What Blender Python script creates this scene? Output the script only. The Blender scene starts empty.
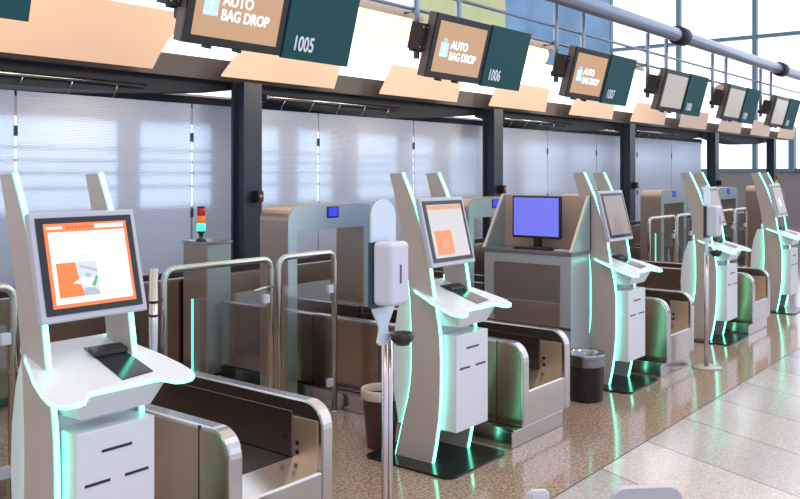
import bpy, bmesh, math, random
from mathutils import Vector, Matrix
random.seed(4)
S = bpy.context.scene
COL = S.collection
PI = math.pi

# ---------------------------------------------------------------- camera
cam = bpy.data.objects.new('camera', bpy.data.cameras.new('camera'))
COL.objects.link(cam)
S.camera = cam
cam.location = (0, 0, 1.75)
cam.rotation_euler = (PI / 2, 0, math.radians(38.6 - 90))
cam.data.sensor_width = 36
cam.data.lens = 36 * 863 / 800
cam.data.shift_y = -77.5 / 800
cam.data.clip_start = 0.05
cam.data.clip_end = 300

# ---------------------------------------------------------------- world, light, exposure
S.view_settings.view_transform = 'Standard'
S.view_settings.look = 'None'
S.view_settings.gamma = 1
S.view_settings.exposure = 0.30
S.view_settings.use_curve_mapping = False


def make_world():
    w = bpy.data.worlds.new('ambient_gradient')  # backdrop tinted by direction to light the kiosk faces, no real sky
    S.world = w
    w.use_nodes = True
    nt = w.node_tree
    nt.nodes.clear()
    N, L = nt.nodes.new, nt.links.new
    out = N('ShaderNodeOutputWorld')
    bg = N('ShaderNodeBackground')
    tc = N('ShaderNodeTexCoord')
    sep = N('ShaderNodeSeparateXYZ')
    L(tc.outputs['Generated'], sep.inputs[0])

    def ramp(src, a, b):
        m = N('ShaderNodeMapRange')
        m.interpolation_type = 'SMOOTHSTEP'
        m.inputs[1].default_value = a
        m.inputs[2].default_value = b
        L(src, m.inputs[0])
        return m.outputs[0]

    def mix(fac, a, b):
        m = N('ShaderNodeMix')
        m.data_type = 'RGBA'
        L(fac, m.inputs[0])
        for k, v in ((6, a), (7, b)):
            if isinstance(v, tuple):
                m.inputs[k].default_value = (*v, 1)
            else:
                L(v, m.inputs[k])
        return m.outputs[2]
    warm = (0.46, 0.35, 0.28)       # warm tint standing in for the unbuilt hall
    cool = (0.70, 0.82, 1.20)        # cool tint standing in for daylight on the corridor side
    bright = (1.5, 1.6, 1.75)      # bright daylight past the far facade
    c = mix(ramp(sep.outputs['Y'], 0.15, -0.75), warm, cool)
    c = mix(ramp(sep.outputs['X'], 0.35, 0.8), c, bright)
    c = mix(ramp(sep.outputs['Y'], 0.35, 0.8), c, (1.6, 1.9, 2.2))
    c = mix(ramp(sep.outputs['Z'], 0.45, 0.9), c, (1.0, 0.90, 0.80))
    L(c, bg.inputs[0])
    bg.inputs[1].default_value = 1.0
    L(bg.outputs[0], out.inputs[0])


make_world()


def area(name, loc, rot, sx, sy, power, color):
    d = bpy.data.lights.new(name, 'AREA')
    d.shape = 'RECTANGLE'
    d.size, d.size_y = sx, sy
    d.energy = power
    d.color = color
    o = bpy.data.objects.new(name, d)
    o.location = loc
    o.rotation_euler = rot
    COL.objects.link(o)
    return o


# unseen warm fill lights added above the corridor
for i, x in enumerate((1.0, 6.0, 11.0)):
    area('warm_fill', (x, -0.5, 5.6), (math.radians(-18), 0, 0), 1.2, 1.2, 45, (1, .86, .72))

# ---------------------------------------------------------------- materials
MATS = {}


def mat(name, col, rough=.5, metal=0.0, emit=None, estr=0.0, noise=0.0, nscale=20, coat=0.0, bump=0.0):
    if name in MATS:
        return MATS[name]
    m = bpy.data.materials.new(name)
    m.use_nodes = True
    nt = m.node_tree
    b = nt.nodes['Principled BSDF']
    b.inputs['Base Color'].default_value = (*col, 1)
    b.inputs['Roughness'].default_value = rough
    b.inputs['Metallic'].default_value = metal
    b.inputs['Coat Weight'].default_value = coat
    if emit:
        b.inputs['Emission Color'].default_value = (*emit, 1)
        b.inputs['Emission Strength'].default_value = estr
    if noise or bump:
        tc = nt.nodes.new('ShaderNodeTexCoord')
        n = nt.nodes.new('ShaderNodeTexNoise')
        n.inputs['Scale'].default_value = nscale
        n.inputs['Detail'].default_value = 3
        nt.links.new(tc.outputs['Object'], n.inputs['Vector'])
        if noise:
            mr = nt.nodes.new('ShaderNodeMapRange')
            mr.inputs[3].default_value = 1 - noise
            mr.inputs[4].default_value = 1 + noise
            nt.links.new(n.outputs['Fac'], mr.inputs[0])
            mx = nt.nodes.new('ShaderNodeVectorMath')
            mx.operation = 'SCALE'
            mx.inputs[0].default_value = col
            nt.links.new(mr.outputs[0], mx.inputs['Scale'])
            nt.links.new(mx.outputs[0], b.inputs['Base Color'])
        if bump:
            bp = nt.nodes.new('ShaderNodeBump')
            bp.inputs['Strength'].default_value = bump
            bp.inputs['Distance'].default_value = .01
            nt.links.new(n.outputs['Fac'], bp.inputs['Height'])
            nt.links.new(bp.outputs[0], b.inputs['Normal'])
    MATS[name] = m
    return m


def brushed(name, col, rough):
    m = mat(name, col, rough, 1.0)
    nt = m.node_tree
    b = nt.nodes['Principled BSDF']
    tc = nt.nodes.new('ShaderNodeTexCoord')
    mp = nt.nodes.new('ShaderNodeMapping')
    mp.inputs['Scale'].default_value = (3, 3, 220)
    n = nt.nodes.new('ShaderNodeTexNoise')
    n.inputs['Scale'].default_value = 2.0
    mr = nt.nodes.new('ShaderNodeMapRange')
    mr.inputs[3].default_value = rough - .015
    mr.inputs[4].default_value = rough + .02
    L = nt.links.new
    L(tc.outputs['Object'], mp.inputs[0])
    L(mp.outputs[0], n.inputs['Vector'])
    L(n.outputs['Fac'], mr.inputs[0])
    L(mr.outputs[0], b.inputs['Roughness'])
    return m


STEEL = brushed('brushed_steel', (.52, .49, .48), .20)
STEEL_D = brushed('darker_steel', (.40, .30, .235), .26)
WARMSTEEL = brushed('warm_toned_steel', (.90, .68, .50), .42)
CHROME = mat('polished_steel', (.50, .51, .47), .20, 1.0)
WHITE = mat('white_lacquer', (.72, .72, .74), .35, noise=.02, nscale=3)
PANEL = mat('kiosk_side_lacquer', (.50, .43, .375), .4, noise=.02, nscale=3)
GREEN = mat('mint_light_strip', (.3, .9, .7), .4, emit=(.11, .86, .55), estr=4.6)
BLACK = mat('black_plastic', (.012, .012, .014), .3)
GLOSSBLACK = mat('black_gloss', (.008, .010, .012), .16)
MATBASE = mat('black_base_plate', (.012, .016, .016), .18)
RUBBER = mat('belt_rubber', (.018, .016, .015), .55, noise=.2)
NAVY = mat('dark_navy_metal', (.007, .012, .024), .6)
DARKBR = mat('dark_bronze_fascia', (.07, .055, .05), .45)
SLATE = mat('slate_column_paint', (.018, .028, .045), .4)
TAN = mat('peach_reflector_panel', (.93, .66, .46), .6)
LAMPHOOD = mat('cream_lamp_hood', (.70, .54, .40), .5)
LAMP = mat('lamp_tube', (1, .9, .7), .4, emit=(1, .80, .50), estr=1.15)
SIGN = mat('dark_green_sign', (.001, .075, .078), .7)
LETTER = mat('white_lettering', (.85, .9, .9), .5)
TXT = mat('lit_white_text', (.8, .85, .9), .5, emit=(.82, .88, 1), estr=.8)
BLUEICON = mat('lit_blue_icon', (.3, .5, .9), .5, emit=(.42, .60, .95), estr=.75)
DISPTAN = mat('tan_display', (.1, .07, .05), .25, emit=(.52, .31, .165), estr=.85)
DISPGREY = mat('grey_display', (.1, .1, .1), .25, emit=(.45, .42, .38), estr=.8)
BEZTAN = mat('bronze_monitor_side', (.17, .13, .11), .45)
ORANGE = mat('lit_orange', (.5, .1, .02), .3, emit=(.85, .15, .03), estr=.9)
PAGE = mat('lit_page', (.5, .5, .5), .3, emit=(.62, .66, .74), estr=.85)
GREYLIT = mat('lit_grey', (.2, .2, .2), .3, emit=(.28, .32, .40), estr=.9)
LGREYLIT = mat('lit_pale_grey', (.2, .2, .2), .3, emit=(.50, .55, .64), estr=.9)
GREENLIT = mat('lit_green', (.05, .2, .05), .3, emit=(.03, .34, .12), estr=.9)
BROWNLIT = mat('dim_display', (.08, .07, .07), .2, emit=(.22, .165, .15), estr=.9)
VIOLET = mat('violet_display', (.1, .1, .3), .25, emit=(.12, .13, .66), estr=.9)
BLUE = mat('blue_display', (.02, .02, .3), .25, emit=(.02, .04, .85), estr=1.0)
RED = mat('red_lens', (.35, .015, .01), .25, emit=(.6, .02, .01), estr=.15)
AMBER = mat('amber_lens', (.6, .2, .02), .25, emit=(.8, .2, .02), estr=.3)
GRNLENS = mat('green_lens', (.02, .6, .3), .25, emit=(.05, 1, .42), estr=1.3)
BROWNBIN = mat('brown_bin_plastic', (.075, .022, .016), .4)
BAGCLEAR = None
PLASTW = mat('white_plastic', (.62, .62, .70), .25)
PLASTB = mat('pale_blue_plate', (.66, .76, .84), .35)
GREYP = mat('light_grey_plastic', (.48, .48, .50), .5)
TUBEB = mat('grey_blue_tube', (.30, .34, .42), .3, .6)
MULL = mat('mullion_blue_grey', (.10, .20, .26), .4)
WALLG = mat('grey_wall_paint', (.24, .22, .225), .6)
ARCH = mat('teal_grey_lacquer', (.40, .50, .49), .28, .6)
ARCHSIDE = mat('warm_reflection_metal', (.46, .37, .30), .28, .75)  # warm reflected tone of the side faces put into the base colour


def glass_mat(name, tint, tr, rough, gl=.5):
    m = bpy.data.materials.new(name)
    m.use_nodes = True
    nt = m.node_tree
    nt.nodes.clear()
    N, L = nt.nodes.new, nt.links.new
    o = N('ShaderNodeOutputMaterial')
    t = N('ShaderNodeBsdfTransparent')
    t.inputs[0].default_value = (*tint, 1)
    g = N('ShaderNodeBsdfGlossy')
    g.inputs['Roughness'].default_value = rough
    g.inputs[0].default_value = (.9, .95, 1, 1)
    mx = N('ShaderNodeMixShader')
    mx.inputs[0].default_value = 1 - tr
    L(t.outputs[0], mx.inputs[1])
    L(g.outputs[0], mx.inputs[2])
    L(mx.outputs[0], o.inputs[0])
    return m


BAGCLEAR = glass_mat('clear_bin_liner', (.62, .62, .62), .72, .18)
GLASS = glass_mat('clear_gate_glass', (.84, .86, .85), .93, .05)


def frosted():
    m = bpy.data.materials.new('frosted_ribbed_glass')
    m.use_nodes = True
    nt = m.node_tree
    nt.nodes.clear()
    N, L = nt.nodes.new, nt.links.new
    o = N('ShaderNodeOutputMaterial')
    tc = N('ShaderNodeTexCoord')
    w = N('ShaderNodeTexWave')
    w.wave_type = 'BANDS'
    w.bands_direction = 'Z'
    w.inputs['Scale'].default_value = 22
    w.inputs['Distortion'].default_value = .4
    L(tc.outputs['Object'], w.inputs['Vector'])
    n = N('ShaderNodeTexNoise')
    n.inputs['Scale'].default_value = 60
    L(tc.outputs['Object'], n.inputs['Vector'])
    mul = N('ShaderNodeMath')
    mul.operation = 'MULTIPLY'
    L(w.outputs['Fac'], mul.inputs[0])
    L(n.outputs['Fac'], mul.inputs[1])
    bp = N('ShaderNodeBump')
    bp.inputs['Strength'].default_value = .25
    bp.inputs['Distance'].default_value = .01
    L(mul.outputs[0], bp.inputs['Height'])
    tr = N('ShaderNodeBsdfRefraction')
    tr.inputs[0].default_value = (.88, .92, .98, 1)
    tr.inputs['Roughness'].default_value = .09
    tr.inputs['IOR'].default_value = 1.2
    L(bp.outputs[0], tr.inputs['Normal'])
    tl = N('ShaderNodeBsdfTranslucent')
    tl.inputs[0].default_value = (.84, .87, .93, 1)
    df = N('ShaderNodeBsdfDiffuse')
    df.inputs[0].default_value = (.50, .52, .57, 1)
    gl = N('ShaderNodeBsdfGlossy')
    gl.inputs[0].default_value = (.8, .85, .95, 1)
    gl.inputs['Roughness'].default_value = .28
    L(bp.outputs[0], gl.inputs['Normal'])
    L(bp.outputs[0], df.inputs['Normal'])

    def mix(f, a, b):
        x = N('ShaderNodeMixShader')
        if isinstance(f, float):
            x.inputs[0].default_value = f
        else:
            L(f, x.inputs[0])
        L(a, x.inputs[1])
        L(b, x.inputs[2])
        return x.outputs[0]
    a = mix(.25, tl.outputs[0], df.outputs[0])
    mr = N('ShaderNodeMapRange')
    mr.inputs[3].default_value = .45
    mr.inputs[4].default_value = .8
    L(mul.outputs[0], mr.inputs[0])
    a = mix(mr.outputs[0], a, tr.outputs[0])
    a = mix(.16, a, gl.outputs[0])
    L(a, o.inputs[0])
    return m


FROST = frosted()


def floor_mat(name, cols, rough, slab=None):
    m = bpy.data.materials.new(name)
    m.use_nodes = True
    nt = m.node_tree
    N, L = nt.nodes.new, nt.links.new
    b = nt.nodes['Principled BSDF']
    tc = N('ShaderNodeTexCoord')
    n1 = N('ShaderNodeTexNoise')
    n1.inputs['Scale'].default_value = 55
    n1.inputs['Detail'].default_value = 4
    n1.inputs['Roughness'].default_value = .75
    L(tc.outputs['Object'], n1.inputs['Vector'])
    v = N('ShaderNodeTexVoronoi')
    v.inputs['Scale'].default_value = 70
    L(tc.outputs['Object'], v.inputs['Vector'])
    r = N('ShaderNodeValToRGB')
    e = r.color_ramp.elements
    e[0].position, e[1].position = .36, .64
    e[0].color, e[1].color = (*cols[0], 1), (*cols[2], 1)
    k = r.color_ramp.elements.new(.5)
    k.color = (*cols[1], 1)
    L(n1.outputs['Fac'], r.inputs[0])
    sep = N('ShaderNodeSeparateXYZ')
    L(v.outputs['Color'], sep.inputs[0])
    mr = N('ShaderNodeMapRange')
    mr.inputs[3].default_value = .86
    mr.inputs[4].default_value = 1.12
    L(sep.outputs[0], mr.inputs[0])
    sc = N('ShaderNodeVectorMath')
    sc.operation = 'SCALE'
    L(r.outputs[0], sc.inputs[0])
    L(mr.outputs[0], sc.inputs['Scale'])
    last = sc.outputs[0]
    if slab:
        # long slabs laid at an angle, alternately paler and greyer, with thin joints
        mp = N('ShaderNodeMapping')
        mp.vector_type = 'POINT'
        mp.inputs['Rotation'].default_value = (0, 0, math.radians(slab))
        mp.inputs['Location'].default_value = (.19, 0, 0)
        L(tc.outputs['Object'], mp.inputs[0])
        s2 = N('ShaderNodeSeparateXYZ')
        L(mp.outputs[0], s2.inputs[0])
        dv = N('ShaderNodeMath')
        dv.operation = 'DIVIDE'
        dv.inputs[1].default_value = .62
        L(s2.outputs[0], dv.inputs[0])
        fl = N('ShaderNodeMath')
        fl.operation = 'FLOOR'
        L(dv.outputs[0], fl.inputs[0])
        wn = N('ShaderNodeTexWhiteNoise')
        wn.noise_dimensions = '1D'
        L(fl.outputs[0], wn.inputs['W'])
        rr = N('ShaderNodeValToRGB')
        rr.color_ramp.elements[0].color = (.60, .62, .70, 1)
        rr.color_ramp.elements[1].color = (1.22, 1.13, 1.08, 1)
        L(wn.outputs['Value'], rr.inputs[0])
        mu = N('ShaderNodeVectorMath')
        mu.operation = 'MULTIPLY'
        L(last, mu.inputs[0])
        L(rr.outputs[0], mu.inputs[1])
        fr = N('ShaderNodeMath')
        fr.operation = 'FRACT'
        L(dv.outputs[0], fr.inputs[0])
        lt = N('ShaderNodeMath')
        lt.operation = 'LESS_THAN'
        lt.inputs[1].default_value = .014
        L(fr.outputs[0], lt.inputs[0])
        m2 = N('ShaderNodeMix')
        m2.data_type = 'RGBA'
        m2.inputs[7].default_value = (.09, .08, .08, 1)
        L(lt.outputs[0], m2.inputs[0])
        L(mu.outputs[0], m2.inputs[6])
        last = m2.outputs[2]
    L(last, b.inputs['Base Color'])
    b.inputs['Roughness'].default_value = rough
    b.inputs['Specular IOR Level'].default_value = .75
    return m


TERR = floor_mat('brown_terrazzo', ((.17, .11, .085), (.35, .25, .19), (.54, .41, .33)), .11)
SLAB = floor_mat('pale_terrazzo_slabs', ((.42, .39, .38), (.52, .48, .47), (.60, .56, .55)), .15, slab=22)

# ---------------------------------------------------------------- helpers


class MB:
    """collects shapes; build() links them as one mesh object"""

    def __init__(self):
        self.bm = bmesh.new()

    def box(self, x0, x1, y0, y1, z0, z1, bev=0.0, mtx=None):
        r = bmesh.ops.create_cube(self.bm, size=1)
        vs = r['verts']
        for v in vs:
            v.co = Vector((x0 + (v.co.x + .5) * (x1 - x0), y0 + (v.co.y + .5) * (y1 - y0), z0 + (v.co.z + .5) * (z1 - z0)))
        if mtx:
            bmesh.ops.transform(self.bm, matrix=mtx, verts=vs)
        if bev:
            es = list({e for v in vs for e in v.link_edges})
            bmesh.ops.bevel(self.bm, geom=es, offset=bev, segments=2, affect='EDGES', clamp_overlap=True)
        return self

    def prism(self, pts, a0, a1, axis='X', fn=None):
        """closed polygon pts (two coords) extruded along axis from a0 to a1"""
        def P(p, a):
            if axis == 'X':
                return Vector((a, p[0], p[1]))
            if axis == 'Y':
                return Vector((p[0], a, p[1]))
            return Vector((p[0], p[1], a))
        A = [self.bm.verts.new(P(p, a0)) for p in pts]
        B = [self.bm.verts.new(P(p, a1)) for p in pts]
        fs = [self.bm.faces.new(A), self.bm.faces.new(B[::-1])]
        n = len(pts)
        for i in range(n):
            j = (i + 1) % n
            fs.append(self.bm.faces.new((A[i], B[i], B[j], A[j])))
        if fn:
            for v in A + B:
                v.co = Vector(fn(*v.co))
        return self

    def tube(self, pts, r, seg=12, caps=True):
        pts = [Vector(p) for p in pts]
        rings = []
        n = len(pts)
        up = None
        for i, p in enumerate(pts):
            d = (pts[min(i + 1, n - 1)] - pts[max(i - 1, 0)]).normalized()
            if up is None:
                up = Vector((0, 0, 1)) if abs(d.z) < .9 else Vector((0, 1, 0))
            s = d.cross(up).normalized()
            u = s.cross(d).normalized()
            up = u
            rr = r[i] if isinstance(r, (list, tuple)) else r
            rings.append([self.bm.verts.new(p + (s * math.cos(t) + u * math.sin(t)) * rr)
                          for t in (2 * PI * k / seg for k in range(seg))])
        for a, b in zip(rings, rings[1:]):
            for k in range(seg):
                f = self.bm.faces.new((a[k], a[(k + 1) % seg], b[(k + 1) % seg], b[k]))
                f.smooth = True
        if caps:
            self.bm.faces.new(rings[0][::-1])
            self.bm.faces.new(rings[-1])
        return self

    def lathe(self, prof, seg=28, cx=0, cy=0):
        rings = []
        for r, z in prof:
            if r < 1e-5:
                rings.append([self.bm.verts.new((cx, cy, z))])
            else:
                rings.append([self.bm.verts.new((cx + r * math.cos(2 * PI * k / seg), cy + r * math.sin(2 * PI * k / seg), z)) for k in range(seg)])
        for a, b in zip(rings, rings[1:]):
            for k in range(seg):
                j = (k + 1) % seg
                if len(a) == 1 and len(b) == 1:
                    continue
                if len(a) == 1:
                    f = self.bm.faces.new((a[0], b[j], b[k]))
                elif len(b) == 1:
                    f = self.bm.faces.new((a[k], a[j], b[0]))
                else:
                    f = self.bm.faces.new((a[k], a[j], b[j], b[k]))
                f.smooth = True
        return self

    def ribbon(self, pts, w, h):
        """a thin square strip following pts, w across, h along local up"""
        pts = [Vector(p) for p in pts]
        n = len(pts)
        rings = []
        for i, p in enumerate(pts):
            d = (pts[min(i + 1, n - 1)] - pts[max(i - 1, 0)]).normalized()
            s = Vector((1, 0, 0)) if abs(d.x) < .7 else d.cross(Vector((0, 0, 1))).normalized()
            u = s.cross(d).normalized()
            rings.append([self.bm.verts.new(p + s * a * w / 2 + u * b * h / 2) for a, b in ((-1, -1), (1, -1), (1, 1), (-1, 1))])
        for a, b in zip(rings, rings[1:]):
            for k in range(4):
                self.bm.faces.new((a[k], a[(k + 1) % 4], b[(k + 1) % 4], b[k]))
        self.bm.faces.new(rings[0][::-1])
        self.bm.faces.new(rings[-1])
        return self

    def build(self, name, m, parent=None, bev=0.0, loc=None, rot=None):
        bmesh.ops.recalc_face_normals(self.bm, faces=self.bm.faces)
        me = bpy.data.meshes.new(name)
        self.bm.to_mesh(me)
        self.bm.free()
        me.materials.append(m)
        o = bpy.data.objects.new(name, me)
        COL.objects.link(o)
        if parent:
            o.parent = parent
        if loc:
            o.location = loc
        if rot:
            o.rotation_euler = rot
        if bev:
            md = o.modifiers.new('bevel', 'BEVEL')
            md.width = bev
            md.segments = 2
            md.limit_method = 'ANGLE'
            md.angle_limit = math.radians(40)
        return o


def tag(o, label=None, cat=None, group=None, kind=None):
    if label:
        o['label'] = label
    if cat:
        o['category'] = cat
    if group:
        o['group'] = group
    if kind:
        o['kind'] = kind
    return o


def thing(name, label, cat, loc=(0, 0, 0), rot=(0, 0, 0), group=None):
    o = bpy.data.objects.new(name, None)
    o.empty_display_size = .1
    COL.objects.link(o)
    o.location = loc
    o.rotation_euler = rot
    return tag(o, label, cat, group)


def dup(o, parent=None, loc=None, label=None):
    c = o.copy()
    COL.objects.link(c)
    if parent:
        c.parent = parent
    if loc is not None:
        c.location = loc
    if label:
        c['label'] = label
    for ch in list(o.children):
        dup(ch, c)
    return c


def arc(cx, cy, r, a0, a1, n):
    return [(cx + r * math.cos(math.radians(a0 + (a1 - a0) * k / n)), cy + r * math.sin(math.radians(a0 + (a1 - a0) * k / n))) for k in range(n + 1)]


def text(name, s, size, m, parent, loc, rot=(PI / 2, 0, 0), bold=.012, xs=1.0, align='LEFT'):
    cu = bpy.data.curves.new(name, 'FONT')
    cu.body = s
    cu.size = size
    cu.extrude = .0015
    cu.offset = bold * size
    cu.align_x = align
    t = bpy.data.objects.new(name, cu)
    COL.objects.link(t)
    dg = bpy.context.evaluated_depsgraph_get()
    me = bpy.data.meshes.new_from_object(t.evaluated_get(dg))
    bpy.data.objects.remove(t)
    me.materials.clear()
    me.materials.append(m)
    o = bpy.data.objects.new(name, me)
    COL.objects.link(o)
    o.parent = parent
    o.location = loc
    o.rotation_euler = rot
    o.scale = (xs, 1, 1)
    return o


def structure(o):
    o['kind'] = 'structure'
    return o


# ---------------------------------------------------------------- the setting
P = 2.42           # pitch of the bays
X1 = 1.713         # first kiosk
structure(MB().box(-8, 40, 2.255, 16, -.2, 0).build('floor', TERR))
structure(MB().box(-8, 40, -14, 2.245, -.2, 0).build('floor', SLAB))
structure(MB().box(-8, 40, 2.245, 2.255, -.2, -.001).build('trim_1', mat('floor_joint', (.06, .05, .045), .5)))

# far glazed facade
FX = 30
w = MB().box(FX, FX + .3, -14, 16, 0, 1.75)
structure(w.build('wall_far', WALLG))
fr = MB()
for k in range(-8, 3):
    y = 8.75 + k * 2.6
    fr.box(FX - .05, FX + .15, y - .07, y + .07, 1.75, 12)
for z in (1.80, 6.28):
    fr.box(FX - .04, FX + .14, -14, 16, z - .06, z + .06)
for y in (7.55,):
    fr.box(FX - .2, FX + .1, y - .09, y + .09, 1.75, 3.2)
win = structure(fr.build('window_1', MULL))
gl = MB().box(FX + .03, FX + .05, -14, 16, 1.8, 12).build('pane', glass_mat('facade_glass', (.97, .98, 1), .95, .02), win)

# bars added behind the frosted glass, standing in for reflections of the hall
bk = MB()
for x, wd in ((2.2, .25), (3.6, .5), (5.9, .25), (7.3, .35), (8.5, .3), (9.6, .5), (11.2, .25), (12.2, .4), (13.6, .25), (14.6, .6), (17.0, .3), (19.5, .5), (22.5, .5)):
    bk.box(x, x + wd, 8.9, 9.0, 0, 2.6)
bk.box(-4, 24, 9.0, 9.1, 2.36, 2.75)
structure(bk.build('trim_2', mat('reflection_bar_tan', (.50, .38, .32), .6)))
bk = MB()
bk.box(-4, 24, 9.2, 9.4, 0, 1.30)
structure(bk.build('backdrop_wall', mat('reflection_band_grey', (.33, .36, .46), .6)))
bk = MB()
for z in (1.55, 1.72, 1.86, 2.0):
    bk.box(-4, 24, 9.02, 9.06, z, z + .035)
structure(bk.build('trim_3', mat('reflection_slat_teal', (.45, .62, .66), .5)))

# frosted partition, in panels between thin joints
seams = [X1 + .10 + 1.81 * k for k in range(-1, 11)]
seams = [3.63 - 1.81 * 2 + 1.81 * k for k in range(0, 12)]
proto = None
names = ['behind the left kiosk, first from the left edge', 'behind the left kiosk screen', 'behind the red and green signal lamp',
         'right of the first dark column', 'behind the hand sanitizer post', 'left of the second dark column',
         'right of the second dark column', 'behind the computer desk', 'left of the third dark column',
         'right of the third dark column', 'left of the fourth dark column']
for i, (a, b) in enumerate(zip(seams, seams[1:])):
    o = MB().box(0.012, b - a - .012, 0, .012, .30, 2.43).build('frosted_glass_panel', FROST)
    o.location = (a, 7.0, 0)
    tag(o, 'tall frosted glass partition panel ' + names[i], 'glass partition', 'frosted partition panels')
    for z in (.55, 1.30, 2.05):
        MB().box(-.012, .010, -.012, .024, z, z + .09).build('clamp', BLACK, o)
tag(MB().box(seams[0], seams[-1], 6.95, 7.07, 0, .30, .01).build('partition_plinth', STEEL_D), 'low metal plinth under the frosted glass partition', 'plinth')

# fascia beam, soffit and the columns
tag(MB().box(-3, 26.8, 6.82, 6.95, 2.67, 2.88).build('fascia_beam', DARKBR), 'long dark bronze beam above the frosted partition behind the peach panels', 'beam')
tag(MB().box(-3, 21.4, 7.50, 7.60, 2.44, 2.56).build('soffit_beam', NAVY), 'dark beam just above and behind the top of the frosted glass', 'beam')
colx = [5.96 + 4.70 * k for k in range(-1, 5)]
cn = ['', 'first dark steel column, standing behind the red and green signal lamp',
      'second dark steel column, behind the second kiosk and the metal arch',
      'third dark steel column, right of the third kiosk',
      'fourth dark steel column, above the fourth kiosk',
      'fifth dark steel column, in front of the far windows behind the last kiosk']
for k, x in enumerate(colx):
    if k == 0:
        continue
    t = thing('steel_column', cn[k], 'column', (x, 6.78, 0), group='columns along the partition')
    MB().box(-.12, .12, -.10, -.07, 0, 2.66).box(-.12, .12, .07, .10, 0, 2.66).box(-.08, .08, -.07, .07, 0, 2.66).build('shaft', SLATE, t)
    MB().box(-.16, .16, -.12, .12, 0, .03).build('base_plate', NAVY, t)
    t2 = MB().box(-.02, .07, -.19, -.10, 1.44, 1.56, .01).build('sensor_box', BLACK, t)
    MB().lathe([(0, 0), (.022, 0), (.022, .012), (0, .012)], 12).build('lens', mat('orange_lens', (.5, .16, .05), .3), t2, loc=(.02, -.19, 1.5), rot=(PI / 2, 0, 0))
for k in range(-1, 4):
    xa, xb = 6.14 + 4.85 * k + .2, 6.14 + 4.85 * (k + 1) - .2
    n = 20
    pts = [(xa, 2.80)]
    for q in range(n + 1):
        u = q / n
        pts.append((xa + (xb - xa) * u, 2.60 - .13 * math.sin(PI * u)))
    pts.append((xb, 2.80))
    lab = ['above the left kiosk', 'between the first and second columns', 'between the second and third columns',
           'between the third and fourth columns', 'between the fourth and fifth columns'][k + 1]
    tag(MB().prism(pts, 6.965, 7.45, 'Y').build('curved_canopy', NAVY), 'dark navy canopy with a curved underside ' + lab, 'canopy', 'curved canopies')
rails = [(1.6, 4.85, 'above the left kiosk'), (6.4, 8.65, 'right of the first column'), (11.2, 13.4, 'right of the second column'), (16.1, 18.3, 'right of the third column')]
for a, b, lab in rails:
    t = tag(MB().tube([(0, 0, 2.56), (b - a, 0, 2.56)], .022, 10).build('hanging_rail', CHROME, loc=(a, 6.93, 0)), 'thin steel rail over the frosted glass ' + lab, 'rail', 'rails over the partition')
    x = .25
    while x < b - a:
        MB().tube([(x, 0, 2.54), (x, .075, 2.43)], .005, 6).build('wire', CHROME, t)
        x += .45

# ---------------------------------------------------------------- check-in kiosk
YK = 3.0            # local y = world y - YK


def zc(y):          # counter slope, world y
    return 1.06 - (3.22 - y) * .29


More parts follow.
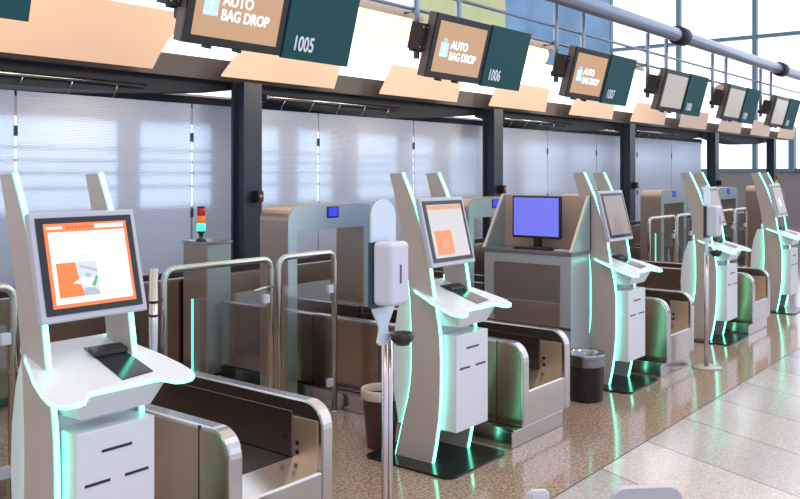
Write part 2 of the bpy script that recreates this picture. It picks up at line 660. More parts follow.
def make_kiosk():
    t = thing('check_in_kiosk', 'x', 'kiosk', (X1 + .015, YK, 0), group='check-in kiosks with mint light strips')
    front = [(3.06, 0.012), (3.035, .13), (3.011, .282), (3.000, .40), (2.996, .521), (2.994, .64), (2.997, .757), (3.010, .86), (3.03, .96), (3.045, 1.03), (3.066, 1.166), (3.105, 1.325), (3.14, 1.44), (3.18, 1.551), (3.225, 1.65), (3.272, 1.745)]
    rear = [(3.365, 1.74), (3.335, 1.64), (3.29, 1.456), (3.25, 1.275), (3.225, 1.094), (3.21, .95), (3.206, .79), (3.206, .64), (3.214, .49), (3.235, .38), (3.265, .28), (3.335, .012)]
    loop = [(y - YK, z) for y, z in front + rear]
    lean = lambda a, b, c: (a - .022 * max(0, c - .3) / 1.45, b, c)
    for x in (0, .372):
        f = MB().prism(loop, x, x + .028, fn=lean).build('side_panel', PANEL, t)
        s = MB().ribbon([lean(x + .014, y - YK - .004, z) for y, z in front], .016, .010).build('light_strip', GREEN, f)
        f2 = MB().ribbon([lean(x + .014, y - YK + .004, z) for y, z in rear[4:]], .018, .008).build('rear_light_strip', GREEN, f)
    # base plate
    pts = []
    for (cx, cy, a) in ((.42, -.12, -90), (.42, .42, 0), (-.08, .42, 90), (-.08, -.12, 180)):
        pts += arc(cx, cy, .06, a, a + 90, 5)
    MB().prism(pts, 0.001, .014, 'Z').build('base_plate', MATBASE, t)
    # cabinet box with three slots
    cb = MB().box(.030, .370, -.10, .17, .215, .785).build('cabinet', WHITE, t, bev=.004)
    MB().box(.035, .365, .03, .17, .785, .84).build('cabinet_top', WHITE, t)
    for x0, x1, z in ((.135, .265, .70), (.065, .170, .585), (.235, .340, .585)):
        MB().box(x0, x1, -.103, -.098, z - .005, z + .005).build('slot', BLACK, cb)
    # bulging rear cabinet
    rp = [(.19, 1.02), (.30, 1.02), (.345, .90), (.375, .74), (.385, .58), (.375, .40), (.34, .20), (.19, .20)]
    MB().prism(rp, .030, .370).build('rear_cabinet', WHITE, t, bev=.006)
    # wedge below the counter
    w = MB()
    b = w.bm
    lo = [(.05, -.10, .835), (.35, -.10, .835), (.37, .17, .835), (.03, .17, .835)]
    hi = [(.005, -.145, zc(2.855) - .02), (.395, -.145, zc(2.855) - .02), (.395, .20, zc(3.20) - .02), (.005, .20, zc(3.20) - .02)]
    A = [b.verts.new(p) for p in lo]
    B = [b.verts.new(p) for p in hi]
    b.faces.new(A[::-1])
    b.faces.new(B)
    for i in range(4):
        j = (i + 1) % 4
        b.faces.new((A[i], A[j], B[j], B[i]))
    w.build('counter_support', WHITE, t)
    # sloping counter with two rounded lobes
    half = [(.20, 2.846), (.33, 2.846), (.355, 2.842), (.375, 2.825), (.395, 2.803), (.425, 2.794), (.465, 2.796), (.492, 2.812), (.504, 2.845), (.500, 2.90),
            (.478, 3.00), (.450, 3.08), (.420, 3.17), (.400, 3.25)]
    out = half + [(.40 - x, y) for x, y in half[::-1][:-1]]
    fn = lambda x, y, z: (x, y - YK, zc(y) + z)
    MB_c = MB().prism(out, -.022, 0.0, 'Z', fn)
    c = MB_c.build('counter', WHITE, t, bev=.003)
    rim = half[::-1][1:] + [(.40 - x, y) for x, y in half[1:-1]]
    rim = [(x, y) for x, y in half[:-1]][::-1] + [(.40 - x, y) for x, y in half[1:-1]]
    cx, cy = .2, 3.0
    MBr = MB()
    ring = []
    for i, (x, y) in enumerate(rim):
        a = rim[max(i - 1, 0)]
        d = rim[min(i + 1, len(rim) - 1)]
        dx, dy = d[0] - a[0], d[1] - a[1]
        l = math.hypot(dx, dy)
        nx, ny = dy / l, -dx / l
        if nx * (x - cx) + ny * (y - cy) < 0:
            nx, ny = -nx, -ny
        p = []
        for off, dz in ((.0045, -.019), (.0045, -.005), (-.004, -.005), (-.004, -.019)):
            xx, yy = x + nx * off, y + ny * off
            p.append(MBr.bm.verts.new((xx, yy - YK, zc(yy) + dz)))
        ring.append(p)
    for a, d in zip(ring, ring[1:]):
        for k in range(4):
            MBr.bm.faces.new((a[k], a[(k + 1) % 4], d[(k + 1) % 4], d[k]))
    MBr.build('rim_light', GREEN, c)
    sc = MB().prism([(.205, 2.870), (.352, 2.885), (.352, 3.150), (.215, 3.155)], 0, .004, 'Z', fn).build('scanner', GLOSSBLACK, c)
    MB().prism([(.205, 3.06), (.355, 3.06), (.355, 3.115), (.208, 3.115)], .004, .022, 'Z', fn).build('card_reader', BLACK, t, bev=.004)
    # monitor
    mn = MB().box(-.030, .430, 0, .035, 0, .425).build('monitor', mat('pale_monitor_frame', (.52, .52, .57), .4), t, bev=.006,
                                                     loc=(0, 3.03 - YK, 1.183), rot=(math.radians(-14), 0, 0))
    bz = MB().box(-.008, .408, -.004, .002, .026, .401).build('bezel', GLOSSBLACK, mn)
    MB().box(.14, .26, .035, .12, .12, .26).build('monitor_mount', BLACK, mn)
    return t, mn


def quad(mb, pts, y):
    mb.prism(pts, y, y - .0008, 'Y')
    return mb


def content(mn, kind):
    # the display and the picture on it are flat, in the plane of the monitor
    x0, x1, z0, z1 = .020, .380, .050, .377
    base = {0: ORANGE, 1: mat('dim_page', (.3, .3, .3), .3, emit=(.42, .38, .36), estr=.8)}.get(kind, BROWNLIT)
    MB().box(x0, x1, -.006, -.003, z0, z1).build('display', base, mn)
    if kind == 0:
        MB().box(x0 + .014, x1 - .014, -.0075, -.006, z0 + .014, z1 - .034).build('page', PAGE, mn)
        MB().box(x0 + .17 + .045, x1 - .016, -.0075, -.006, z1 - .024, z1 - .008).build('header_field', PAGE, mn)
        MB().box(x0 + .01, x0 + .075, -.0075, -.006, z1 - .022, z1 - .012).build('header_word', PAGE, mn)
        f = MB()
        for k in range(7):
            f.box(x0 + .095 + k * .017, x0 + .105 + k * .017, -.0075, -.006, z1 - .022, z1 - .012)
        f.build('language_flags', mat('flag_red_lit', (.3, .05, .03), .4, emit=(.45, .10, .05), estr=.8), mn)
        f = MB()
        f.box(x0 + .03, x0 + .17, -.0082, -.0075, .243, .247).box(x0 + .03, x0 + .21, -.0082, -.0075, .232, .236).box(x0 + .03, x0 + .10, -.0082, -.0075, .268, .271)
        f.build('text_lines', LGREYLIT, mn)
        pz0, pz1, px0, px1 = .088, .222, x0 + .03, x0 + .20
        MB().box(px0, px1, -.0085, -.0075, pz0, pz1).build('picture', ORANGE, mn)
        f = MB()
        quad(f, [(px0 + .08, pz1), (px1, pz1), (px1, pz0 + .01), (px0 + .105, pz0 + .01), (px0 + .09, pz0 + .05)], -.0087)
        f.build('picture_ground', LGREYLIT, mn)
        f = MB()
        quad(f, [(px0 + .095, pz1 - .012), (px1, pz1 - .035), (px1, pz1 - .045), (px0 + .10, pz1 - .022)], -.0097)
        quad(f, [(px0 + .115, pz1 - .045), (px0 + .145, pz1 - .05), (px0 + .125, pz1 - .07)], -.0097)
        quad(f, [(px0 + .105, pz0 + .028), (px0 + .14, pz0 + .035), (px1, pz0 + .01), (px1, pz0), (px0 + .10, pz0)], -.0097)
        f.build('picture_shade', GREYLIT, mn)
        f = MB()
        quad(f, [(px0 + .06, pz0 + .052), (px0 + .10, pz1 - .06), (px0 + .14, pz1 - .07), (px1 - .01, pz1 - .068), (px1 - .02, pz0 + .03), (px0 + .13, pz0 + .03), (px0 + .10, pz0 + .045)], -.0107)
        f.build('picture_hand', PAGE, mn)
        f = MB()
        quad(f, [(px0 + .135, pz0 + .038), (px0 + .16, pz0 + .075), (px0 + .168, pz0 + .07), (px0 + .15, pz0 + .032)], -.0117)
        f.build('picture_card', GREENLIT, mn)
    elif kind == 1:
        MB().box(x0 + .004, x1 - .004, -.0075, -.006, z1 - .03, z1 - .004).build('header_bar', mat('lit_peach', (.3, .15, .08), .4, emit=(.50, .25, .15), estr=.8), mn)
        MB().box(x0 + .03, x0 + .17, -.0075, -.006, .243, .247).box(x0 + .03, x0 + .20, -.0075, -.006, .232, .236).build('text_lines', LGREYLIT, mn)
        MB().box(x0 + .03, x0 + .20, -.0075, -.006, .068, .215).build('picture', mat('lit_orange_soft', (.4, .12, .04), .4, emit=(.60, .20, .07), estr=.85), mn)
        f = MB()
        quad(f, [(x0 + .06, .09), (x0 + .09, .16), (x0 + .15, .17), (x0 + .16, .11)], -.0085)
        f.build('picture_hand', mat('lit_peach', (.3, .15, .08), .4), mn)
    elif kind == 2:
        f = MB()
        quad(f, [(x0 + .10, .10), (x0 + .11, .19), (x0 + .18, .21), (x0 + .22, .16), (x0 + .21, .09)], -.007)
        f.build('picture', mat('dim_display_shape', (.08, .07, .07), .3, emit=(.17, .13, .12), estr=.9), mn)
    elif kind == 4:
        f = MB()
        quad(f, [(x0 + .12, .12), (x0 + .10, .22), (x0 + .20, .26), (x0 + .25, .15)], -.007)
        f.build('picture', LGREYLIT, mn)


kiosk_labels = ['large near kiosk at the left, screen with orange border and white page',
                'second kiosk from the left, screen showing an orange picture, beside the hand sanitizer',
                'third kiosk with a dim grey-brown screen, right of the computer desk and black bin',
                'fourth kiosk with brown screen, partly behind the far hand sanitizer stand',
                'last kiosk at the right edge with a pale grey screen']
kproto, mproto = make_kiosk()
kiosks = [kproto]
for i in range(1, 5):
    kiosks.append(dup(kproto, loc=(X1 + P * i, YK, 0)))
kproto.location.x = X1 - .012
for i, k in enumerate(kiosks):
    k['label'] = kiosk_labels[i]
    mn = [c for c in k.children if c.name.startswith('monitor') and not c.name.startswith('monitor_m')][0]
    content(mn, i)

# ---------------------------------------------------------------- bag drop conveyors


def wall_profile(y0, yb, zt, zb, r):
    return [(y0, zb)] + [(y0 + r - r * math.cos(a), zt - r + r * math.sin(a)) for a in [PI / 2 * q / 8 for q in range(9)]] + [(yb, zt), (yb, zb)]


def make_bagdrop():
    t = thing('bag_drop_conveyor', 'x', 'conveyor', (X1, 2.83, 0), group='steel bag drop conveyors')
    yb = 1.87
    for x0, x1, nm in ((.68, .755, 'near'), (1.245, 1.32, 'far')):
        w = MB().prism(wall_profile(0, yb, .650, .11, .12), x0, x1).build('side_wall', STEEL, t, bev=.008)
        if nm == 'near':
            MB().prism(wall_profile(.018, yb, .632, .115, .11), x0 - .004, x0).build('dark_reflection_skin', STEEL_D, w)  # added skin, dark reflection of the outer face put into its colour
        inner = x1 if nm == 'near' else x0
        s = 1 if nm == 'near' else -1
        a, b = sorted((inner, inner + s * .003))
        MB().box(a, b, .03, .195, .335, .565).build('inner_cheek', WARMSTEEL, w)
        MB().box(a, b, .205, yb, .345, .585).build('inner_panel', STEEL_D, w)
        for (y, z) in ((.165, .44), (.165, .395), (.245, .455)):
            MB().tube([(inner, y, z), (inner + s * .006, y, z)], .012, 10).build('sensor_hole', BLACK, w)
    ox = MB()
    ox.box(.674, .679, .195, .201, .12, .648).box(.674, .679, 1.2, 1.206, .12, .648).build('panel_joint', BLACK, t)
    # front below the opening, with a lip sloping in to the belt
    lip = [(0.004, .11), (0.004, .325), (.012, .333), (.20, .365), (.20, .11)]
    MB().prism(lip, .755, 1.245).build('front_lip', STEEL, t, bev=.003)
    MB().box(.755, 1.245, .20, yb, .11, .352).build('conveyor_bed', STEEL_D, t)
    MB().box(.765, 1.235, .21, yb, .352, .362).build('belt', RUBBER, t)
    MB().box(.56, 1.23, .012, yb, .001, .108).build('plinth', STEEL, t, bev=.004)
    MB().box(.555, .575, .0, yb, .108, .125).build('kick_rail', CHROME, t)
    return t


bl = ['steel bag drop conveyor right of the near left kiosk', 'steel bag drop conveyor between the second kiosk and the computer desk',
      'steel bag drop conveyor right of the third kiosk', 'steel bag drop conveyor right of the fourth kiosk, furthest in view',
      'steel bag drop conveyor right of the last kiosk, at the right edge']
bp = make_bagdrop()
for i in range(0, 4):
    o = bp if i == 0 else dup(bp, loc=(X1 + P * i, 2.83, 0))
    o['label'] = bl[i]

# ---------------------------------------------------------------- arches over the conveyors


def make_arch():
    t = thing('scanner_arch', 'x', 'arch', (0, 4.72, 0), group='scanner arches over the conveyors')
    r = .11
    W, Hh = .985, 1.49
    outer = [(0, 0)] + [(r - r * math.cos(a), Hh - r + r * math.sin(a)) for a in [PI / 2 * q / 6 for q in range(7)]]
    outer += [(W - r + r * math.sin(a), Hh - r + r * math.cos(a)) for a in [PI / 2 * q / 6 for q in range(7)]] + [(W, 0)]
    inner = [(W - .115, 0), (W - .115, 1.30), (.105, 1.30), (.105, 0)]
    MB().prism(outer + inner, 0, .30, 'Y').build('frame', ARCHSIDE, t)
    sk = MB().prism([(x + (.006 if x < .5 else -.006), z - (.006 if z > 1 else 0)) for x, z in outer] + [(x + (.004 if x > .5 else -.004), z) for x, z in inner], -.006, 0.0, 'Y').build('front_skin', ARCH, t)
    MB().box(.27, .34, .002, 1.08, .11, .640).build('tunnel_wall', STEEL, t)
    MB().box(.80, .865, .002, 1.08, .11, .640).build('tunnel_wall', STEEL, t)
    MB().box(.34, .80, .002, 1.08, .352, .362).build('belt', RUBBER, t)
    MB().box(.34, .80, .002, 1.08, .10, .352).build('bed', STEEL_D, t)
    MB().box(.27, .865, .002, 1.08, .0, .10).build('plinth', BLACK, t)
    d = MB().box(.43, .56, -.012, -.006, 1.385, 1.475).build('display', BLACK, t)
    MB().box(.445, .545, -.014, -.012, 1.398, 1.467).build('lit_screen', BLUE, d)
    return t


al = ['teal-fronted metal scanner arch behind the first glass gates, blue display', 'scanner arch with a blue display behind the second kiosk screen',
      'scanner arch behind the computer desk and third kiosk', 'scanner arch behind the glass gate left of the fourth kiosk',
      'scanner arch between the fourth and last kiosks', 'scanner arch at the right edge behind the last kiosk']
ap = make_arch()
for i in range(6):
    o = ap if i == 0 else dup(ap)
    o.location = (4.549 + P * i, 4.72, 0)
    o['label'] = al[i]

# collector conveyor behind
t = thing('collector_conveyor', 'long low steel conveyor running along the foot of the frosted partition', 'conveyor', (1.0, 6.20, 0))
MB().box(0, 20, 0, .04, .10, .80).box(0, 20, .44, .48, .10, .80).build('side_wall', STEEL_D, t)
MB().box(0, 20, -.01, .05, .80, .82).box(0, 20, .43, .49, .80, .82).build('top_rail', STEEL, t)
MB().box(0, 20, .04, .44, .55, .58).build('belt', RUBBER, t)
MB().box(0, 20, .10, .38, 0, .10).build('plinth', NAVY, t)

# ---------------------------------------------------------------- gates


def hoop(x0, x1, z, r=.021, rad=.07):
    pts = [(x0, 0, 0.0)]
    pts += [(x0 + rad - rad * math.cos(a), 0, z - rad + rad * math.sin(a)) for a in [PI / 2 * q / 6 for q in range(7)]]
    pts += [(x1 - rad + rad * math.sin(a), 0, z - rad + rad * math.cos(a)) for a in [PI / 2 * q / 6 for q in range(7)]]
    pts.append((x1, 0, 0.0))
    return MB().tube(pts, r, 12)


def make_gate(w, pane0, label, edge=True):
    t = thing('glass_gate', label, 'gate', (0, 4.31, 0), group='steel tube gates with glass panes')
    hoop(0, w, 1.165).build('tube_frame', CHROME, t)
    g = MB().box(pane0, w - .04, -.006, .006, .10, .97).build('glass_pane', GLASS, t)
    if edge:
        MB().box(pane0 - .006, pane0, -.007, .007, .10, .97).build('pane_edge', mat('glowing_pane_edge', (.15, .75, .55), .2, emit=(.10, .80, .50), estr=1.1), g)  # emission stands in for kiosk light caught by the glass edge
    for z in (.22, .90):
        MB().box(w - .075, w - .02, -.018, .018, z - .03, z + .03, .005).build('clamp', PLASTW, t)
    for xx in (0, w):
        MB().lathe([(0, .001), (.032, .001), (.032, .01), (0, .01)], 16, cx=xx).build('foot_flange', CHROME, t)
    return t


g1 = make_gate(.86, .21, 'wide steel tube gate with glass pane right of the near kiosk')
g1.location = (3.145, 4.31, 0)
MB().tube([(.86, -.02, .98), (.74, -.06, .985), (.66, -.05, .97)], .010, 8).build('latch', CHROME, g1)
g2 = make_gate(.555, .05, 'narrow steel tube gate in front of the arch, left of the sanitizer post', False)
g2.location = (4.075, 4.31, 0)
t = thing('gate_post', 'single steel post with dark bands beside the wide glass gate', 'post', (3.07, 4.31, 0))
MB().tube([(0, 0, 0), (0, 0, 1.18)], .027, 14).build('tube', CHROME, t)
for z in (.90, .98):
    MB().tube([(0, 0, z), (0, 0, z + .012)], .031, 14).build('band', BLACK, t)
g3 = make_gate(.535, .05, 'steel tube gate at the left edge beside the near kiosk', False)
g3.location = (1.69, 4.31, 0)
g0 = dup(g1, loc=(3.145 + P * 3 - .0, 4.31, 0), label='steel tube gate with glass pane left of the fourth kiosk')
g00 = dup(g2, loc=(4.075 + P * 3, 4.31, 0), label='narrow steel tube gate directly behind the fourth kiosk')
g5 = dup(g1, loc=(3.145 + P * 4, 4.31, 0), label='steel tube gate with glass pane between the fourth and last kiosks')
g6 = dup(g2, loc=(4.075 + P * 4, 4.31, 0), label='narrow steel tube gate left of the last kiosk')
g7 = dup(g1, loc=(3.145 + P * 5, 4.31, 0), label='steel tube gate behind the last kiosk')

# ---------------------------------------------------------------- signal lamp cabinets


def beacon_cabinet(x, y, h, label, lab2):
    t = thing('metal_cabinet', label, 'cabinet', (x, y, 0))
    MB().box(0, .26, 0, .32, .02, h - .02).build('body', ARCHSIDE, t, bev=.004)
    MB().box(.005, .255, -.006, 0, .03, h - .03).build('front_skin', ARCH, t)
    MB().box(-.01, .27, -.015, .33, h - .02, h).build('top', CHROME, t)
    MB().box(.02, .24, .02, .32, 0, .02).build('plinth', BLACK, t)
    s = thing('signal_lamp', lab2, 'signal lamp', (x + .02, y + .10, h))
    MB().lathe([(0, 0), (.045, 0), (.045, .015), (.018, .03), (.018, .06), (.032, .075), (.032, .09), (0, .09)], 20).build('foot', BLACK, s)
    for k, m in enumerate((GRNLENS, AMBER, RED)):
        z = .09 + k * .065
        MB().lathe([(0, z), (.034, z), (.036, z + .005), (.036, z + .058), (.034, z + .063), (0, z + .063)], 20).build('lens', m, s)['label'] = ['green lens, lit', 'amber lens', 'red lens'][k]
    MB().lathe([(0, .285), (.035, .285), (.03, .30), (0, .303)], 20).build('cap', BLACK, s)


beacon_cabinet(4.70, 5.85, 1.155, 'square metal cabinet behind the glass gate, carrying the near signal lamp', 'small red, amber and green signal lamp on the cabinet behind the gate')
beacon_cabinet(20.1, 5.3, 1.36, 'far metal cabinet left of the last kiosk', 'far red and green signal lamp left of the last kiosk')

# ---------------------------------------------------------------- computer desk
t = thing('computer_desk', 'stainless console desk with sloped side hoods between the second and third kiosks', 'desk', (6.2, 3.21, 0))
MB().box(0, .32, 0, .82, .02, 1.08).build('body', mat('desk_grey_metal', (.44, .47, .46), .3, .3), t, bev=.006)
MB().box(-.006, 0, .10, .72, .70, 1.00).build('dark_panel', mat('dark_grey_panel', (.19, .165, .15), .3, .3), t)
MB().box(-.004, 0, .10, .72, .30, .69).build('lower_panel', ARCHSIDE, t)
MB().box(-.012, 0, -.0, .82, .49, .51).build('trim_strip', CHROME, t)
MB().box(-.01, .33, -.01, .83, 1.08, 1.11).build('worktop', mat('worktop_grey', (.16, .15, .15), .3), t, bev=.004)
hood = [(0, 1.11), (.30, 1.55), (.33, 1.55), (.33, 1.11)]
for y in (-.01, .805):
    h = MB().prism([(x, z) for x, z in hood], y, y + .025, 'Y').build('side_hood', ARCH, t)
    MB().ribbon([(-.006, y + .0125, 1.112), (.295, y + .0125, 1.555)], .03, .012).build('hood_edge', mat('pale_edge', (.75, .65, .55), .4), h)
MB().box(.31, .335, -.01, .83, 1.11, 1.55).build('back_hood', mat('tan_inner_panel', (.52, .39, .30), .5), t)
MB().box(.05, .27, .0, .02, .02, .05).build('foot', BLACK, t)
m = thing('computer_monitor', 'black computer monitor with violet-blue screen on the desk', 'monitor', (6.36, 3.39, 1.11))
MB().box(0, .03, .0, .46, .085, .44).build('casing', BLACK, m, bev=.006)
MB().box(-.004, 0, .018, .442, .105, .425).build('display', VIOLET, m)
MB().box(.01, .05, .20, .26, .01, .12).build('stand_neck', BLACK, m)
MB().box(-.05, .09, .13, .33, 0, .012, .004).build('stand_foot', BLACK, m)
kb = thing('keyboard', 'black keyboard lying in front of the violet monitor', 'keyboard', (6.215, 3.42, 1.11))
MB().box(0, .09, 0, .34, 0, .014, .004).build('body', BLACK, kb)
ks = MB()
for a in range(4):
    for b_ in range(14):
        ks.box(.008 + a * .02, .024 + a * .02, .01 + b_ * .0232, .028 + b_ * .0232, .014, .018)
ks.build('keys', mat('key_grey', (.05, .05, .05), .5), kb)
pp = MB().box(0, .08, 0, .14, 0, .012, .003).build('handheld_device', mat('pale_device', (.6, .55, .5), .5), loc=(6.22, 3.24, 1.11))
tag(pp, 'small pale device on the right end of the computer desk', 'device')

# ---------------------------------------------------------------- bins
t = thing('waste_bin', 'black round waste bin with clear liner left of the third kiosk', 'bin', (6.09, 3.03, 0))
MB().lathe([(0, 0), (.125, 0), (.13, .01), (.142, .34), (.145, .345), (.135, .345), (.12, .03), (0, .03)]).build('body', BLACK, t)
MB().lathe([(.1465, .27), (.149, .30), (.148, .335), (.153, .355), (.146, .365), (.128, .36), (.118, .30)], 40).build('liner', BAGCLEAR, t)
t = thing('waste_bin', 'brown tapered waste bin with pale liner behind the sanitizer post', 'bin', (4.22, 3.525, 0))
MB().lathe([(0, 0), (.082, 0), (.088, .01), (.122, .36), (.124, .365), (.114, .365), (.08, .03), (0, .03)]).build('body', BROWNBIN, t)
MB().lathe([(.1235, .315), (.128, .33), (.129, .365), (.124, .378), (.112, .375), (.104, .33)], 40).build('liner', mat('cream_liner', (.55, .46, .38), .45), t)

# ---------------------------------------------------------------- hand sanitizer stands


def make_stand():
    t = thing('hand_sanitizer_stand', 'hand sanitizer dispenser on a steel post, near, left of the second kiosk', 'hand sanitizer', (2.94, 2.42, 0), group='hand sanitizer stands')
    MB().lathe([(0, 0.001), (.13, 0.001), (.13, .008), (.03, .014), (0, .014)], 32).build('base', mat('pale_base_plate', (.55, .50, .46), .35), t)
    MB().tube([(-.016, 0, .014), (-.016, 0, 1.04)], .014, 14).tube([(.018, 0, .014), (.018, 0, 1.04)], .014, 14).build('post', mat('pinkish_steel', (.55, .50, .50), .25, .9), t)
    half = [(.025, 1.00), (.042, 1.015), (.030, 1.05), (.028, 1.08), (.070, 1.15), (.082, 1.20), (.082, 1.55)] + arc(0, 1.55, .082, 0, 90, 8)
    out = half + [(-x, z) for x, z in half[::-1]][1:]
    MB().prism([(x - .055, z) for x, z in out], -.028, -.018, 'Y').build('back_plate', PLASTB, t)
    MB().box(-.160, -.025, -.050, -.028, 1.17, 1.45).build('bracket', mat('dark_blue_bracket', (.02, .035, .06), .4), t)
    d = MB().box(-.160, -.025, -.150, -.048, 1.185, 1.455).build('dispenser', PLASTW, t)
    md = d.modifiers.new('b', 'BEVEL')
    md.width = .022
    md.segments = 4
    for pl in d.data.polygons:
        pl.use_smooth = False
    MB().box(-.097, -.087, -.153, -.150, 1.28, 1.36).build('level_slot', mat('slot_grey', (.12, .12, .16), .4), d)
    MB().lathe([(0, .995), (.028, .998), (.048, 1.02), (.056, 1.05), (.050, 1.05), (.042, 1.026), (0, 1.01)], 24, cx=.0, cy=-.085).build('drip_bowl', BLACK, t)
    return t


s = make_stand()
dup(s, loc=(7.76, 2.68, 0), label='hand sanitizer dispenser on a steel post, far, left of the fourth kiosk')

# ---------------------------------------------------------------- overhead signs and monitors
TILT = math.radians(15)


def make_overhead(i):
    x = X1 + P * i
    num = str(1005 + i)
    where = ['above the near left kiosk', 'above the second kiosk', 'above the third kiosk', 'above and right of the fourth kiosk', 'near the right edge', 'cut by the right edge']
    side = {0: 'largest, top of the picture', 1: 'second from the left', 2: 'third from the left', 3: 'fourth from the left', 4: 'fifth from the left', 5: 'at the right edge', -1: 'x'}[i]
    if i >= 0:
        m = thing('overhead_monitor', ('hanging monitor with tan AUTO BAG DROP screen, ' if i < 3 else 'hanging monitor with pale grey screen, ') + side, 'monitor', (x + 1.50, 4.245, 2.53), (TILT, 0, 0), group='hanging monitors')
        MB().box(0, .80, .005, .08, 0, .53).build('casing', BEZTAN, m, bev=.005)
        MB().box(0, .80, -.012, .006, 0, .53).build('bezel', BLACK, m, bev=.004)
        MB().box(.055, .745, -.015, -.011, .055, .475).build('display', DISPTAN if i < 3 else DISPGREY, m)
        if i < 3:
            ic = MB()
            ic.box(.115, .225, -.018, -.015, .185, .305).box(.150, .160, -.018, -.015, .305, .335).box(.180, .190, -.018, -.015, .305, .335).box(.150, .190, -.018, -.015, .328, .336)
            ic.build('suitcase_icon', BLUEICON, m)
            MB().box(.150, .190, -.0195, -.018, .255, .262).box(.163, .177, -.0195, -.018, .225, .29).box(.115, .225, -.0195, -.018, .200, .207).build('icon_mark', TXT, m)
            text('lettering', 'AUTO', .095, TXT, m, (.255, -.0165, .262), xs=.92, bold=.02)
            text('lettering', 'BAG DROP', .095, TXT, m, (.255, -.0165, .170), xs=.84, bold=.02)
        [MB().box(kx, kx + .04, -.02, .03, -.018, 0).build('knob', BLACK, m) for kx in (.18, .42)]
        MB().box(-.10, .02, .05, .16, .20, .42).build('side_bracket', mat('dark_brown_bracket', (.018, .012, .012), .5), m, bev=.004)
        for bx, bz in ((-.08, .23), (-.08, .39), (-.02, .23), (-.02, .39)):
            MB().tube([(bx, .051, bz), (bx, .044, bz)], .007, 8).build('bolt', CHROME, m)
        MB().box(.06, .76, .08, .13, .20, .34).build('wall_mount', BLACK, m)
    sg = thing('counter_number_sign', ('dark green sign reading %s, %s' % (num, side)) if i < 3 and i >= 0 else ('dark green numbered sign, ' + side if i >= 0 else 'blank corner of a dark green sign at the top left edge'), 'sign', (x + 2.31, 4.225, 2.515), (TILT, 0, 0), group='hanging counter number signs')
    MB().box(0, .655, .0, .03, 0, .545).build('board', SIGN, sg, bev=.003)
    for bx in (.02, .60):
        MB().box(bx, bx + .02, .03, .22, .22, .28).build('bracket', BLACK, sg)
    if i >= 0:
        text('lettering', num, .14, LETTER, sg, (.075, -.002, .065), xs=.72, bold=.02)
    if i >= 0:
        t = thing('hanger_frame', 'steel hanger frame with two posts behind the monitor and sign, ' + side, 'frame', (x, 4.40, 0), group='hanger frames')
        for px in (1.60, 2.22):
            MB().tube([(px, 0, 2.70), (px, 0, 3.52)], .026, 12).build('post', TUBEB, t)
        MB().box(1.52, 2.95, -.02, .02, 2.76, 2.81).build('crossbar', NAVY, t)


for i in range(-1, 6):
    make_overhead(i)

t = thing('overhead_pipe', 'big grey steel pipe running above the hanging signs', 'pipe', (0, 4.30, 3.58))
MB().tube([(0, 0, 0), (26, 0, 0)], .088, 20).build('pipe', TUBEB, t)
for k in range(0, 4):
    x = X1 + P * (2 * k) - 2.71 + 4.84 + 2.74
    MB().tube([(x - .14, 0, 0), (x - .12, 0, 0), (x + .12, 0, 0), (x + .14, 0, 0)], [.095, .125, .125, .095], 18).build('coupling', NAVY, t)
for z, lab in ((3.30, 'upper'), (3.12, 'lower')):
    tag(MB().tube([(0, 0, 0), (20, 0, 0)], .016, 8).build('thin_rail', TUBEB, loc=(2.0, 4.44, z)), lab + ' thin steel rail between the hanger posts', 'rail')

# lamps behind the signs
ll = ['bright cylindrical lamp at the top left above the peach panel', 'bright cylindrical lamp between sign 1005 and the second monitor',
      'bright cylindrical lamp right of sign 1006', 'bright cylindrical lamp right of sign 1007', 'lamp right of the fourth hanging sign', 'lamp right of the fifth hanging sign']
lamp0 = thing('uplight_lamp', ll[0], 'lamp', (0, 0, 0), group='lamps behind the signs')
MB().prism(arc(0, 0, .17, 10, 165, 16) + arc(0, 0, .155, 165, 10, 16), 0, 1.25).build('hood', LAMPHOOD, lamp0)
MB().tube([(.10, 0, 0), (1.15, 0, 0)], .125, 20).build('tube', LAMP, lamp0)
MB().prism(arc(0, 0, .168, 0, 350, 24), -.02, 0).build('end_cap', LAMPHOOD, lamp0)
for hx in (.3, 1.0):
    MB().tube([(hx, -.13, .08), (hx, -.31, .08)], .012, 8).build('hanger_rod', TUBEB, lamp0)
lt = area('lamp_light', (.6, .17, -.02), (math.radians(78), 0, 0), 1.0, .2, 13, (1, .80, .58))
lt.parent = lamp0
for i in range(0, 6):
    o = lamp0 if i == 0 else dup(lamp0)
    o.location = (X1 + P * (i - 1) + 3.12, 4.75, 3.04)
    o['label'] = ll[i]

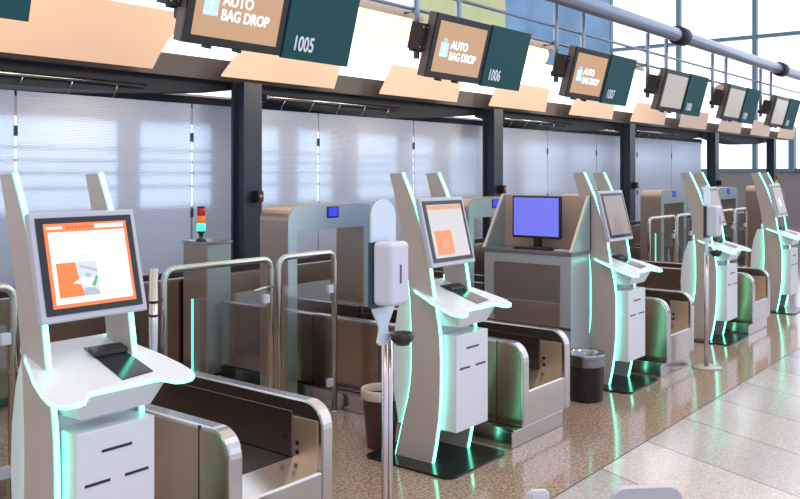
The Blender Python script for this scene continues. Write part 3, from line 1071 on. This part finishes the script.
# peach reflector panels
pl_lab = {-1: 'large peach reflector panel at the top left', 0: 'peach reflector panel beneath monitor and sign 1005', 1: 'peach reflector panel left of and below monitor 1006',
          2: 'peach reflector panel below sign 1006', 3: 'peach reflector panel below the third monitor', 4: 'peach reflector panel below the fourth monitor',
          5: 'peach reflector panel left of the fourth column', 6: 'peach reflector panel right of the fourth column', 7: 'peach reflector panel below the fifth sign', 8: 'last peach reflector panel at the right edge'}
for i in range(-1, 9):
    x = X1 + P * (i) + 3.82
    h = (.27 if i == 0 else .36) if i >= 0 else .50
    y1 = .05 if i >= 0 else .22
    b = MB()
    w = 1.62
    if i >= 0:
        front = [(0, 0, 0), (w, 0, 0), (w + .06, -y1, h), (.20, -y1, h)]
    else:
        front = [(-1.2, 0, 0), (w, 0, 0)] + [(w + .02 + .26 * u * u, -y1 * u, h * u) for u in (.25, .5, .75, 1)] + [(-1.2, -y1, h)]
    A = [b.bm.verts.new(p) for p in front]
    B = [b.bm.verts.new((p[0], p[1] + .012, p[2] + .012)) for p in front]
    b.bm.faces.new(A)
    b.bm.faces.new(B[::-1])
    for q in range(len(A)):
        r_ = (q + 1) % len(A)
        b.bm.faces.new((A[q], B[q], B[r_], A[r_]))
    o = b.build('reflector_panel', TAN, loc=(x, 6.66, 2.69))
    tag(o, pl_lab[i], 'reflector panel', 'peach reflector panels')
    MB().tube([(.8, 0, .01), (.8, .16, .05)], .02, 8).build('fixing', DARKBR, o)

# billboard high on the wall behind
t = thing('wall_billboard', 'large yellow-green and blue picture high behind the hanging signs', 'billboard', (13.0, 10, 4.3))
MB().box(0, 8.5, 0, .06, .0, 2.6).build('board', mat('billboard_blue', (.16, .33, .50), .5, noise=.6, nscale=.9), t)
MB().box(0, 3.2, -.02, 0, .0, 2.6).build('left_picture', mat('billboard_lime', (.62, .66, .30), .5, noise=.2, nscale=1.2), t)

# ---------------------------------------------------------------- foreground tops at the bottom edge
t = thing('floor_panel_stand', 'light grey rounded panel cut off by the bottom edge', 'panel', (2.08, .87, 0))
pts = []
for (cx, cz, a) in ((.055, .925, 0), (-.055, .925, 90)):
    pts += arc(cx, cz, .035, a, a + 90, 5)
pts += [(-.09, .30), (.09, .30)]
MB().prism(pts, -.012, .012, 'Y').build('panel', GREYP, t)
MB().box(-.02, .02, -.01, .01, .01, .31).build('post', GREYP, t)
MB().box(-.16, .16, -.12, .12, .001, .012, .003).build('base', GREYP, t)
t.rotation_euler.z = math.radians(-46)
t = thing('white_floor_marker', 'small white post top cut off by the bottom edge', 'post', (2.655, 1.50, 0))
MB().box(-.035, .035, -.02, .02, .012, .64, .008).build('post', PLASTW, t)
MB().box(-.10, .10, -.08, .08, 0.001, .012, .003).build('base', PLASTW, t)
t.rotation_euler.z = math.radians(-46)
